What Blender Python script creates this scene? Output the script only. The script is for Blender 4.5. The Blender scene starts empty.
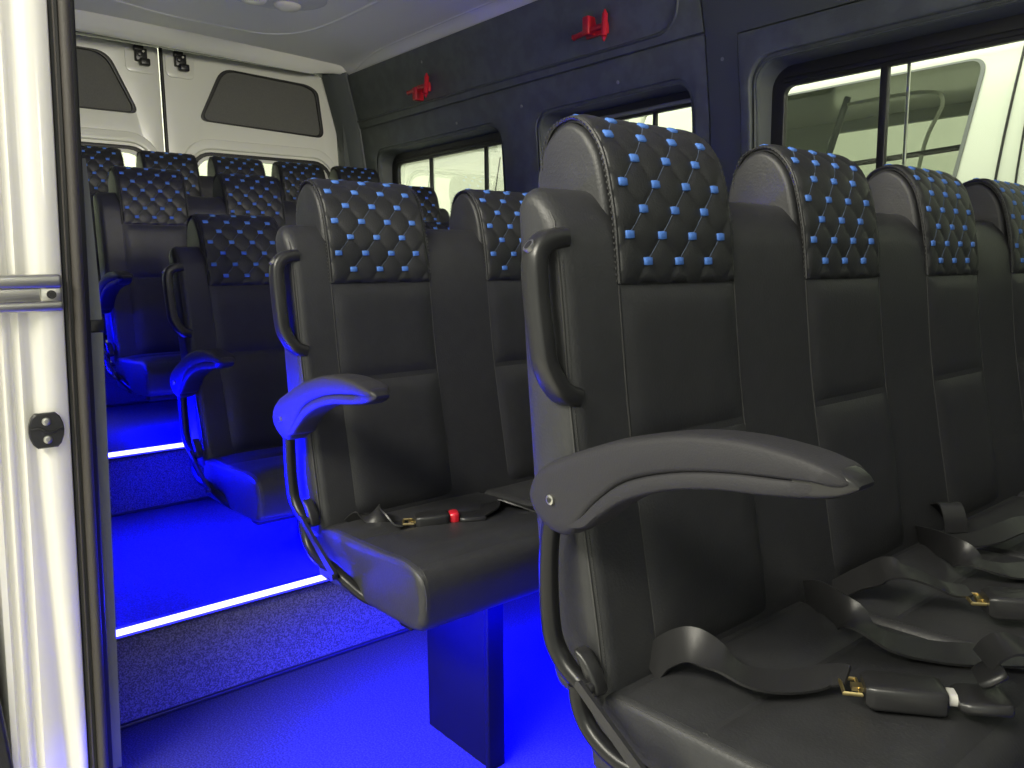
import bpy, bmesh, math, random
from mathutils import Vector, Matrix
random.seed(4)
C = bpy.context.scene.collection
PI = math.pi

# ------------------------------------------------------------------ materials
MATS = {}
def mat(name, col, rough=.5, metal=0, bump=0, bscale=200, coat=0, spec=.5, speck=None, sscale=400, emit=None, estr=0, var=0):
    m = bpy.data.materials.new(name); m.use_nodes = True
    nt = m.node_tree; b = nt.nodes['Principled BSDF']
    b.inputs['Base Color'].default_value = (*col, 1)
    b.inputs['Roughness'].default_value = rough
    b.inputs['Metallic'].default_value = metal
    b.inputs['Coat Weight'].default_value = coat
    b.inputs['Coat Roughness'].default_value = .12
    b.inputs['Specular IOR Level'].default_value = spec
    tc = nt.nodes.new('ShaderNodeTexCoord')
    if emit:
        b.inputs['Emission Color'].default_value = (*emit, 1)
        b.inputs['Emission Strength'].default_value = estr
    if bump:
        n = nt.nodes.new('ShaderNodeTexNoise'); n.inputs['Scale'].default_value = bscale
        n.inputs['Detail'].default_value = 3
        nt.links.new(tc.outputs['Object'], n.inputs['Vector'])
        bp = nt.nodes.new('ShaderNodeBump'); bp.inputs['Strength'].default_value = bump
        bp.inputs['Distance'].default_value = .002
        nt.links.new(n.outputs['Fac'], bp.inputs['Height'])
        nt.links.new(bp.outputs['Normal'], b.inputs['Normal'])
    if speck or var:
        n = nt.nodes.new('ShaderNodeTexNoise'); n.inputs['Scale'].default_value = sscale
        n.inputs['Detail'].default_value = 2
        nt.links.new(tc.outputs['Object'], n.inputs['Vector'])
        r = nt.nodes.new('ShaderNodeValToRGB')
        c2 = speck if speck else tuple(min(1, c * (1 + var)) for c in col)
        r.color_ramp.elements[0].position = .42; r.color_ramp.elements[0].color = (*col, 1)
        r.color_ramp.elements[1].position = .62; r.color_ramp.elements[1].color = (*c2, 1)
        nt.links.new(n.outputs['Fac'], r.inputs['Fac'])
        nt.links.new(r.outputs['Color'], b.inputs['Base Color'])
    MATS[name] = m
    return m

leather = mat('black_faux_leather', (.0265, .0270, .0290), .46, bump=.25, bscale=260, var=.12, sscale=30)
quilt_m = mat('black_quilted_leather', (.0185, .019, .020), .46, bump=.25, bscale=300)
thread = mat('blue_thread', (.075, .20, .62), .6, bump=.3, bscale=900)
thread2 = mat('slate_thread', (.075, .10, .16), .6)
stitch_m = mat('grey_stitching', (.042, .042, .042), .6)
plastic = mat('charcoal_plastic', (.028, .0275, .0310), .58, spec=.3, bump=.25, bscale=500)
plastic_d = mat('black_plastic', (.018, .018, .019), .32, bump=.1, bscale=300)
tube_m = mat('black_painted_steel', (.010, .010, .011), .30, spec=.35)
panel_m = mat('black_leg_panel', (.004, .004, .005), .5, spec=.25)
steel = mat('brushed_steel', (.55, .54, .50), .32, metal=1, bump=.05, bscale=80)
dsteel = mat('dull_steel', (.35, .35, .34), .45, metal=1)
brass = mat('yellow_zinc', (.75, .60, .28), .35, metal=1)
web_m = mat('seat_belt_webbing', (.019, .019, .020), .34, bump=.15, bscale=700)
red_m = mat('red_plastic', (.60, .015, .03), .3, coat=.2)
white_tab = mat('pale_plastic', (.55, .54, .5), .5)
wallm = mat('slate_wall_trim', (.088, .099, .098), .5, bump=.5, bscale=320, var=.25, sscale=14)
pillm = mat('graphite_wall_trim', (.080, .090, .089), .52, bump=.3, bscale=320)
rubber = mat('black_rubber', (.014, .014, .014), .42)
rubber_b = mat('grey_rubber_seal', (.055, .049, .044), .6, bump=.4, bscale=260)
trim_g = mat('grey_trim', (.16, .17, .17), .6, bump=.2, bscale=200)
paint = mat('cream_white_paint', (.80, .78, .72), .28, coat=.6)
doorpaint = mat('rear_door_white_paint', (.78, .78, .70), .3, coat=.4)
headl = mat('headliner_fabric', (.84, .83, .80), .75, bump=.3, bscale=500)
ridge_m = mat('headliner_ridge', (.84, .83, .80), .5)
headw = mat('white_header_trim', (.80, .80, .72), .5)
shade_m = mat('window_blind_mesh', (.11, .11, .10), .7, bump=.4, bscale=500, var=.2, sscale=300)
floor_m = mat('speckled_vinyl', (.022, .022, .026), .65, spec=.25, bump=.25, bscale=350, speck=(.058, .058, .068), sscale=260)
carpet = mat('dark_riser_carpet', (.062, .058, .060), .9, bump=.8, bscale=380, speck=(.18, .168, .175), sscale=330)
led_m = mat('blue_led', (.2, .2, .8), .4, emit=(.011, .011, 1.0), estr=150)
concrete = mat('garage_concrete', (.50, .49, .45), .8, bump=.3, bscale=20, var=.2, sscale=3)
gwall = mat('garage_wall_paint', (.72, .74, .64), .8)
vanpaint = mat('parked_van_paint', (.74, .76, .68), .25, coat=.5)
lensm = mat('lamp_lens', (.75, .73, .66), .3, coat=.3)
lamp_w = mat('lamp_housing', (.6, .6, .64), .5)

def glass(name, tint, refl, rough=.02):
    m = bpy.data.materials.new(name); m.use_nodes = True
    nt = m.node_tree; nt.nodes.remove(nt.nodes['Principled BSDF'])
    out = nt.nodes['Material Output']
    t = nt.nodes.new('ShaderNodeBsdfTransparent'); t.inputs['Color'].default_value = (*tint, 1)
    g = nt.nodes.new('ShaderNodeBsdfGlossy'); g.inputs['Roughness'].default_value = rough
    f = nt.nodes.new('ShaderNodeFresnel'); f.inputs['IOR'].default_value = refl
    mx = nt.nodes.new('ShaderNodeMixShader')
    ml = nt.nodes.new('ShaderNodeMath'); ml.operation = 'MULTIPLY'; ml.inputs[1].default_value = .45
    nt.links.new(f.outputs[0], ml.inputs[0]); nt.links.new(ml.outputs[0], mx.inputs[0]); nt.links.new(t.outputs[0], mx.inputs[1]); nt.links.new(g.outputs[0], mx.inputs[2])
    nt.links.new(mx.outputs[0], out.inputs['Surface'])
    return m
glass_m = glass('tinted_green_glass', (.88, .915, .86), 1.35)
glass_d = glass('dark_van_glass', (.80, .82, .78), 1.5)

# ------------------------------------------------------------------ helpers
def tag(o, label=None, cat=None, group=None, kind=None):
    if label: o['label'] = label
    if cat: o['category'] = cat
    if group: o['group'] = group
    if kind: o['kind'] = kind
    return o
def empty(name, loc):
    o = bpy.data.objects.new(name, None); C.objects.link(o); o.location = loc
    o.empty_display_size = .05
    return o

def catmull(pts, n, closed=False):
    P = [Vector(p) for p in pts]; out = []; N = len(P)
    rng = range(N) if closed else range(N - 1)
    for i in rng:
        if closed: a, b, c, d = P[(i - 1) % N], P[i], P[(i + 1) % N], P[(i + 2) % N]
        else: a, b, c, d = P[max(i - 1, 0)], P[i], P[i + 1], P[min(i + 2, N - 1)]
        for k in range(n):
            t = k / n
            out.append(.5 * ((2 * b) + (c - a) * t + (2 * a - 5 * b + 4 * c - d) * t * t + (3 * b - a - 3 * c + d) * t ** 3))
    if not closed: out.append(P[-1].copy())
    return out

class MB:
    def __init__(s): s.bm = bmesh.new()
    def face(s, vs, m=0):
        try:
            f = s.bm.faces.new(vs); f.material_index = m; f.smooth = True; return f
        except ValueError: return None
    def rings(s, rings, m=0, closed=True, cap0=True, cap1=True):
        R = [[s.bm.verts.new(p) for p in r] for r in rings]
        n = len(R[0])
        for a, b in zip(R, R[1:]):
            for i in range(n if closed else n - 1):
                j = (i + 1) % n
                s.face((a[i], a[j], b[j], b[i]), m)
        if cap0: s.face(R[0][::-1], m)
        if cap1: s.face(R[-1], m)
        return R
    def loft(s, prof, y0, y1, r, k=4, m=0, axis='y'):
        """closed profile (x, z) pulled along y with rounded ends"""
        P = [Vector((p[0], p[1])) for p in prof]; N = len(P)
        cx = sum((p for p in P), Vector((0, 0))) / N
        sxx = sum((p.x - cx.x) ** 2 for p in P); syy = sum((p.y - cx.y) ** 2 for p in P); sxy = sum((p.x - cx.x) * (p.y - cx.y) for p in P)
        an = .5 * math.atan2(2 * sxy, sxx - syy); ax_ = Vector((math.cos(an), math.sin(an))); ay_ = Vector((-ax_.y, ax_.x))
        ts = [(p - cx).dot(ax_) for p in P]; us = [abs((p - cx).dot(ay_)) for p in P]; hw_ = max(us)
        ta, tb = min(ts) + hw_, max(ts) - hw_
        if ta > tb: ta = tb = (ta + tb) / 2
        nrm = []
        for p in P:                                   # towards the spine of the outline
            q = cx + ax_ * max(ta, min(tb, (p - cx).dot(ax_))); v = q - p
            nrm.append((v.normalized(), v.length * .85))
        rings = []
        def ring(y, ins):
            return [self_pt(P[i] + nrm[i][0] * min(ins, nrm[i][1]), y) for i in range(N)]
        def self_pt(q, y):
            if axis == 'y': return (q.x, y, q.y)
            if axis == 'x': return (y, q.x, q.y)
            return (q.x, q.y, y)
        for i in range(k + 1):
            t = i / k * PI / 2
            rings.append(ring(y0 + r - r * math.cos(t), r - r * math.sin(t)))
        for i in range(k, -1, -1):
            t = i / k * PI / 2
            rings.append(ring(y1 - r + r * math.cos(t), r - r * math.sin(t)))
        s.rings(rings, m)
        return s
    def box(s, lo, hi, m=0, bev=0):
        v = [s.bm.verts.new((x, y, z)) for x in (lo[0], hi[0]) for y in (lo[1], hi[1]) for z in (lo[2], hi[2])]
        fs = [s.face([v[i] for i in q], m) for q in ((0, 1, 3, 2), (4, 6, 7, 5), (0, 4, 5, 1), (2, 3, 7, 6), (0, 2, 6, 4), (1, 5, 7, 3))]
        if bev:
            es = list({e for f in fs for e in f.edges})
            r = bmesh.ops.bevel(s.bm, geom=es, offset=bev, segments=3, profile=.5, affect='EDGES')
            for f in r['faces']: f.smooth = True; f.material_index = m
        return s
    def tube(s, path, rad, seg=10, m=0, section=None, up=None, caps=True):
        P = [Vector(p) for p in path]; rings = []
        t0 = (P[1] - P[0]).normalized()
        nv = Vector(up) if up else (Vector((0, 0, 1)) if abs(t0.z) < .8 else Vector((0, 1, 0)))
        for i, p in enumerate(P):
            t = (P[min(i + 1, len(P) - 1)] - P[max(i - 1, 0)]).normalized()
            nv = (nv - t * nv.dot(t)).normalized()
            b = t.cross(nv)
            rr = rad[i] if isinstance(rad, (list, tuple)) else rad
            if section: rings.append([p + nv * (q[0] * rr) + b * (q[1] * rr) for q in section])
            else: rings.append([p + nv * (rr * math.cos(2 * PI * k / seg)) + b * (rr * math.sin(2 * PI * k / seg)) for k in range(seg)])
        s.rings(rings, m, True, caps, caps)
        return s
    def ribbon(s, pts, wid, th=.0016, m=0, n=8, taper=0):
        """pts: list of (pos, width direction)"""
        P = catmull([p for p, w in pts], n); W = catmull([w for p, w in pts], n); rings = []
        for i, p in enumerate(P):
            t = (P[min(i + 1, len(P) - 1)] - P[max(i - 1, 0)]).normalized()
            w = W[i].normalized(); w = (w - t * w.dot(t)).normalized(); nn = t.cross(w)
            if nn.z < 0 and False: nn = -nn
            h = wid / 2 * (1 - taper * max(0, (i / (len(P) - 1) - .72) / .28) ** 1.5)
            rings.append([p + w * a + nn * b for a, b in ((-h, -th), (-h * .5, -th), (h * .5, -th), (h, -th), (h, th), (h * .5, th), (-h * .5, th), (-h, th))])
        s.rings(rings, m)
        return s
    def cyl(s, c, axis, r, h, seg=20, m=0, r2=None, bev=0):
        a = Vector(axis).normalized(); c = Vector(c)
        n = a.orthogonal().normalized(); b = a.cross(n); r2 = r if r2 is None else r2
        st = [(0, r), (h, r2)] if not bev else [(0, r), (h - bev, r2), (h - bev * .3, r2 - bev * .3), (h, r2 - bev)]
        s.rings([[c + a * t + (n * math.cos(2 * PI * k / seg) + b * math.sin(2 * PI * k / seg)) * q for k in range(seg)] for t, q in st], m)
        return s
    def build(s, name, mats, parent=None, angle=38, loc=None):
        me = bpy.data.meshes.new(name)
        bmesh.ops.recalc_face_normals(s.bm, faces=s.bm.faces[:])
        s.bm.to_mesh(me); s.bm.free()
        for m in (mats if isinstance(mats, (list, tuple)) else [mats]): me.materials.append(m)
        me.set_sharp_from_angle(angle=math.radians(angle))
        o = bpy.data.objects.new(name, me); C.objects.link(o)
        if parent: o.parent = parent
        if loc: o.location = loc
        return o

def rr(x0, z0, x1, z1, r, n=6, rs=None):
    rs = rs or (r, r, r, r); out = []
    for (cx, cz, a), q in zip(((x1, z1, 0), (x0, z1, 90), (x0, z0, 180), (x1, z0, 270)), rs):
        sx = -1 if cx == x1 else 1; sz = -1 if cz == z1 else 1
        for k in range(n + 1):
            t = math.radians(a + 90 * k / n)
            out.append((cx + sx * q + q * math.cos(t), cz + sz * q + q * math.sin(t)))
    return out
def rpoly(pts, r, n=6):
    """polygon with rounded corners"""
    out = []; N = len(pts)
    for i in range(N):
        p = Vector(pts[i]); a = (Vector(pts[i - 1]) - p); b = (Vector(pts[(i + 1) % N]) - p)
        q = r[i] if isinstance(r, (list, tuple)) else r
        d = min(q, a.length * .45, b.length * .45)
        A = p + a.normalized() * d; B = p + b.normalized() * d
        for k in range(n + 1):
            t = k / n
            out.append(tuple(A * (1 - t) ** 2 + p * 2 * t * (1 - t) + B * t * t))
    return out

def panel(name, outline, holes, thick, fmap, mats, parent=None, cuts=(), bev=0, cuts_x=(), angle=30):
    """flat plate with holes in (a, b), thickness c; fmap(a, b, c) -> world"""
    cu = bpy.data.curves.new(name, 'CURVE'); cu.dimensions = '2D'; cu.fill_mode = 'BOTH'
    cu.extrude = thick / 2 - bev; cu.bevel_depth = bev; cu.bevel_resolution = 2; cu.offset = -bev
    for loop in [outline] + list(holes):
        sp = cu.splines.new('POLY'); sp.points.add(len(loop) - 1); sp.use_cyclic_u = True
        for p, q in zip(sp.points, loop): p.co = (q[0], q[1], 0, 1)
    o = bpy.data.objects.new(name, cu); C.objects.link(o)
    dg = bpy.context.evaluated_depsgraph_get(); dg.update()
    me0 = bpy.data.meshes.new_from_object(o.evaluated_get(dg))
    bpy.data.objects.remove(o); bpy.data.curves.remove(cu)
    bm = bmesh.new(); bm.from_mesh(me0); bpy.data.meshes.remove(me0)
    bmesh.ops.remove_doubles(bm, verts=bm.verts[:], dist=1e-5)
    for z in cuts:
        bmesh.ops.bisect_plane(bm, geom=bm.verts[:] + bm.edges[:] + bm.faces[:], plane_co=(0, z, 0), plane_no=(0, 1, 0))
    for x in cuts_x:
        bmesh.ops.bisect_plane(bm, geom=bm.verts[:] + bm.edges[:] + bm.faces[:], plane_co=(x, 0, 0), plane_no=(1, 0, 0))
    for v in bm.verts: v.co = Vector(fmap(*v.co))
    mb = MB(); mb.bm.free(); mb.bm = bm
    for f in bm.faces: f.smooth = True; f.material_index = 0
    return mb.build(name, mats, parent, angle)

def reveal(name, A, B, fa, fb, m, parent, n=4):
    """skirt between loop A on one surface and loop B on another"""
    mb = MB(); rings = []
    for i in range(n + 1):
        t = i / n
        rings.append([Vector(fa(*p)).lerp(Vector(fb(*q)), t) for p, q in zip(A, B)])
    mb.rings(rings, 0, True, False, False)
    return mb.build(name, m, parent, 50)

# ------------------------------------------------------------------ seat shapes (local: x forward, y away from the aisle, z up from cushion top)
BODY_FRONT = [(.092, -.03), (.078, .06), (.052, .20), (.032, .32), (.016, .46), (.010, .51)]
BODY = BODY_FRONT + [(.003, .545), (-.012, .574), (-.032, .594), (-.052, .600), (-.068, .592), (-.077, .565), (-.072, .45), (-.060, .30), (-.042, .12), (-.015, -.02), (.02, -.045), (.07, -.045)]
HEAD = [(-.03, .465), (-.002, .475), (-.003, .50), (-.006, .57), (-.020, .634), (-.038, .667), (-.061, .686), (-.085, .690), (-.113, .676), (-.132, .650), (-.140, .61), (-.132, .55), (-.11, .49), (-.07, .465)]
QUILT = [(.0195, .480), (.0155, .52), (.009, .57), (-.008, .638), (-.030, .676), (-.058, .697), (-.086, .699), (-.112, .688), (-.129, .660), (-.130, .63)]

class Path:
    def __init__(s, pts, n=24):
        s.P = catmull([(p[0], p[1], 0) for p in pts], n); s.L = [0]
        for a, b in zip(s.P, s.P[1:]): s.L.append(s.L[-1] + (b - a).length)
        s.len = s.L[-1]
    def at(s, d):
        d = max(0, min(s.len, d)); i = 0
        lo, hi = 0, len(s.L) - 1
        while hi - lo > 1:
            mid = (lo + hi) // 2
            if s.L[mid] <= d: lo = mid
            else: hi = mid
        t = (d - s.L[lo]) / max(1e-9, s.L[hi] - s.L[lo])
        p = s.P[lo].lerp(s.P[hi], t)
        tg = (s.P[min(hi + 1, len(s.P) - 1)] - s.P[max(lo - 1, 0)]).normalized()
        return (p.x, p.y), (tg.x, tg.y), (tg.y, -tg.x)          # position, tangent, outward normal (x, z)

def patch(mb, path, y0, y1, s0, s1, nu, nv, hfun, base=0.0, back=.012, m=0):
    G = []
    for j in range(nv + 1):
        s = s0 + (s1 - s0) * j / nv; p, t, n = path.at(s); row = []
        for i in range(nu + 1):
            y = y0 + (y1 - y0) * i / nu; h = base + hfun(i / nu, j / nv, y, s)
            row.append(mb.bm.verts.new((p[0] + n[0] * h, y, p[1] + n[1] * h)))
        G.append(row)
    for j in range(nv):
        for i in range(nu): mb.face((G[j][i], G[j][i + 1], G[j + 1][i + 1], G[j + 1][i]), m)
    loop = [G[0][i] for i in range(nu + 1)] + [G[j][nu] for j in range(1, nv + 1)] + [G[nv][i] for i in range(nu - 1, -1, -1)] + [G[j][0] for j in range(nv - 1, 0, -1)]
    idx = [(i, 0) for i in range(nu + 1)] + [(nu, j) for j in range(1, nv + 1)] + [(i, nv) for i in range(nu - 1, -1, -1)] + [(0, j) for j in range(nv - 1, 0, -1)]
    low = []
    for v, (i, j) in zip(loop, idx):
        s = s0 + (s1 - s0) * j / nv; p, t, n = path.at(s); y = y0 + (y1 - y0) * i / nu
        low.append(mb.bm.verts.new((p[0] - n[0] * back, y, p[1] - n[1] * back)))
    for a in range(len(loop)):
        b = (a + 1) % len(loop); mb.face((loop[a], low[a], low[b], loop[b]), m)
    mb.face(low, m)

def pillow(u, v, pu=6, pv=6, h=.007):
    return h * (1 - abs(2 * u - 1) ** pu) * (1 - abs(2 * v - 1) ** pv)

HY0, HY1 = .10, .34
DU, DV = .0635, .068
def make_quilt():
    mb = MB(); path = Path(QUILT)
    su0, sv0 = .018, .010
    def h(u, v, y, s):
        a = (y - HY0 - su0) / DU; b = (s - .062) / DV
        q = abs(math.sin(PI * (a + b)) * math.sin(PI * (a - b)))
        edge = min(1, min(y - HY0, HY1 - y) / .008, s / .008, (path.len - s) / .01)
        return -.0022 + .0044 * (q ** .30) * max(0, edge) ** .5
    patch(mb, path, HY0, HY1, 0, path.len, 72, 84, h, back=.010)
    def pos(y, s, h):
        p, t, n = path.at(s); return Vector((p[0] + n[0] * h, y, p[1] + n[1] * h)), Vector((t[0], 0, t[1])), Vector((n[0], 0, n[1]))
    rows = []
    k = -2
    while True:
        s = .062 + k * DV / 2
        if s > path.len - .02: break
        if s > .006:
            off = su0 if k % 2 == 0 else su0 + DU / 2
            cols = [off + i * DU for i in range(-1, 5)]
            rows.append((s, k, [HY0 + c for c in cols if .003 < c < HY1 - HY0 - .001]))
        k += 1
    for s, k, ys in rows:
        for y in ys:
            o, t, n = pos(y, s, -.0018); w = Vector((0, 1, 0))
            hw = min(.0078, y - HY0, HY1 - y + .004); hh = .0047
            rings = []
            for z, q in ((-.002, 1), (.0035, 1), (.0048, .8)):
                rings.append([o + w * (a * hw * q) + t * (b * hh * q) + n * z for a, b in ((-1, -1), (0, -1.15), (1, -1), (1, 1), (0, 1.15), (-1, 1))])
            mb.rings(rings, 1)
            # thin thread running down to the next tuft
            y2, s2 = y - DU / 2, s - DV / 2
            if y2 > HY0 + .001 and s2 > .001:
                rg = []
                for q in range(7):
                    f = q / 6; o2, t2, n2 = pos(y + (y2 - y) * f, s + (s2 - s) * f, -.0012)
                    d = (w * (DU / 2) + t2 * (DV / 2)).normalized(); sd = d.cross(n2)
                    rg.append([o2 + sd * .0009, o2 + n2 * .0017, o2 - sd * .0009])
                mb.rings(rg, 2, False, False, False)
    return mb

def make_head():
    root_bm = MB(); root_bm.loft(catmull([(p[0], p[1], 0) for p in HEAD], 6, True), HY0 - .006, HY1 + .006, .010)
    return root_bm

def make_piping(side):
    mb = MB(); path = Path(QUILT)
    for y in ((HY0 - .002, HY1 + .002)[side],):
        pts = []
        for i in range(40):
            p, t, n = path.at(path.len * i / 39); pts.append((p[0] - n[0] * .0045, y, p[1] - n[1] * .0045))
        mb.tube([(a, b, c) for a, b, c in pts], .0026, 6)
        for i in range(46):
            p, t, n = path.at(path.len * (i + .3) / 46); a = Vector((p[0] - n[0] * .0015, y, p[1] - n[1] * .0015))
            sgn = -1 if y < .2 else 1
            c = a + Vector((0, sgn * .0045, 0)) - Vector((n[0], 0, n[1])) * .003
            mb.tube([c, c + Vector((t[0], 0, t[1])) * .003], .0011, 5, 1)
    return mb

def cushion_prof(dep=.455):
    return [(.055, -.02), (.10, -.010), (.20, -.006), (.32, -.002), (dep - .075, .002), (dep - .035, -.002), (dep - .012, -.014), (dep, -.04), (dep - .002, -.085), (dep - .010, -.108), (dep - .035, -.120), (.35, -.124), (.20, -.126), (.08, -.126), (.055, -.11)]
def make_cushion(p0, p1):
    mb = MB(); mb.loft(catmull([(p[0], p[1], 0) for p in cushion_prof()], 5, True), p0, p1, .016)
    return mb
CTOP = [(.075, -.014), (.12, -.009), (.20, -.006), (.32, -.002), (.38, .002), (.420, -.002), (.443, -.014), (.454, -.04), (.454, -.07)]
def make_pads(p0, p1):
    path = Path([(x, z) for x, z in CTOP][::-1]); L = path.len
    def sx(x):                       # arc length at a given x
        best = min(range(400), key=lambda i: abs(path.at(L * i / 399)[0][0] - x) + (0 if path.at(L * i / 399)[0][1] > -.03 else 1))
        return L * best / 399
    out = []
    for a, b in ((.098, .218), (.226, .424)):
        mb = MB(); s0, s1 = sorted((sx(a), sx(b)))
        patch(mb, path, p0 + .012, p1 - .012, s0, s1, 24, 20, lambda u, v, y, s: pillow(u, v, 5, 5, .009), back=.004)
        out.append(mb)
    return out

ARM_TOP = [(.008, .240), (.014, .260), (.034, .277), (.062, .290), (.099, .305), (.138, .319), (.180, .330), (.235, .341), (.296, .345), (.348, .341), (.376, .335), (.388, .330), (.396, .323)]
ARM_MID = [(.008, .230), (.013, .212), (.030, .198), (.052, .193), (.075, .201), (.106, .238), (.152, .275), (.214, .297), (.278, .309), (.334, .315), (.366, .318), (.380, .317), (.391, .318)]
LOW_T = [(.070, .214), (.090, .226), (.117, .252), (.156, .279), (.217, .300), (.280, .312), (.336, .317), (.368, .320), (.384, .319)]
LOW_B = [(.072, .207), (.096, .212), (.118, .230), (.154, .255), (.206, .277), (.262, .290), (.318, .2965), (.356, .302), (.378, .309)]
CAP_T = [(.350, .3400), (.370, .3360), (.386, .3315), (.396, .327), (.402, .321)]
CAP_B = [(.344, .2990), (.362, .3015), (.380, .306), (.392, .311), (.401, .317)]
def bar(top, bot, y0, y1, sh=None, e=.42, n=20, sub=4, m=None):
    m = m or MB(); T = catmull([(a, b, 0) for a, b in top], sub); B = catmull([(a, b, 0) for a, b in bot], sub); rings = []
    N = len(T)
    for i, (t, b) in enumerate(zip(T, B)):
        c = (t + b) / 2; h = (t - b) / 2; yc = (y0 + y1) / 2; w = (y1 - y0) / 2 * (sh(i / (N - 1)) if sh else 1); ring = []
        for k in range(n):
            a = 2 * PI * k / n; ca, sa = math.cos(a), math.sin(a)
            q = c + h * math.copysign(abs(sa) ** e, sa)
            ring.append((q.x, yc + w * math.copysign(abs(ca) ** e, ca), q.y))
        rings.append(ring)
    m.rings(rings); return m
def offs(pl, y, dz=0): return [(p[0], y, p[1] + dz) for p in pl]

LEN_B = Path(BODY_FRONT)
def sB(z):
    return min((LEN_B.len * i / 300 for i in range(301)), key=lambda d: abs(LEN_B.at(d)[0][1] - z))

PROTO = {}
def proto(key, fn, name, mats, angle=38):
    if key not in PROTO:
        o = fn().build(name, mats, None, angle); PROTO[key] = o.data; bpy.data.objects.remove(o)
    return PROTO[key]
def inst(key, fn, name, mats, parent, mtx, angle=38):
    o = bpy.data.objects.new(name, proto(key, fn, name, mats, angle)); C.objects.link(o)
    o.parent = parent; o.matrix_local = mtx
    return o

def handle_mb():
    mb = MB()
    pth = catmull([(-.006, .018, .536), (-.006, .002, .535), (-.007, -.012, .530), (-.008, -.0215, .518), (-.007, -.0255, .500), (-.003, -.026, .46), (.005, -.026, .41), (.008, -.024, .388), (.012, -.015, .366), (.015, -.002, .350), (.016, .018, .342)], 6)
    sec = [(math.copysign(abs(math.cos(t)) ** .55, math.cos(t)) * 1.0, math.copysign(abs(math.sin(t)) ** .55, math.sin(t)) * .80) for t in [2 * PI * k / 20 for k in range(20)]]
    mb.tube(pth, .0160, section=sec, up=(1, 0, 0))
    return mb
def slot_mb():
    mb = MB()
    c = Vector((-.009, -.0330, .527)); ax = Vector((-.15, -.75, .62)).normalized()
    mb.cyl(c - ax * .004, ax, .0085, .005, 18, 0); mb.cyl(c - ax * .002, ax, .0058, .0036, 18, 1)
    return mb

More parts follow.
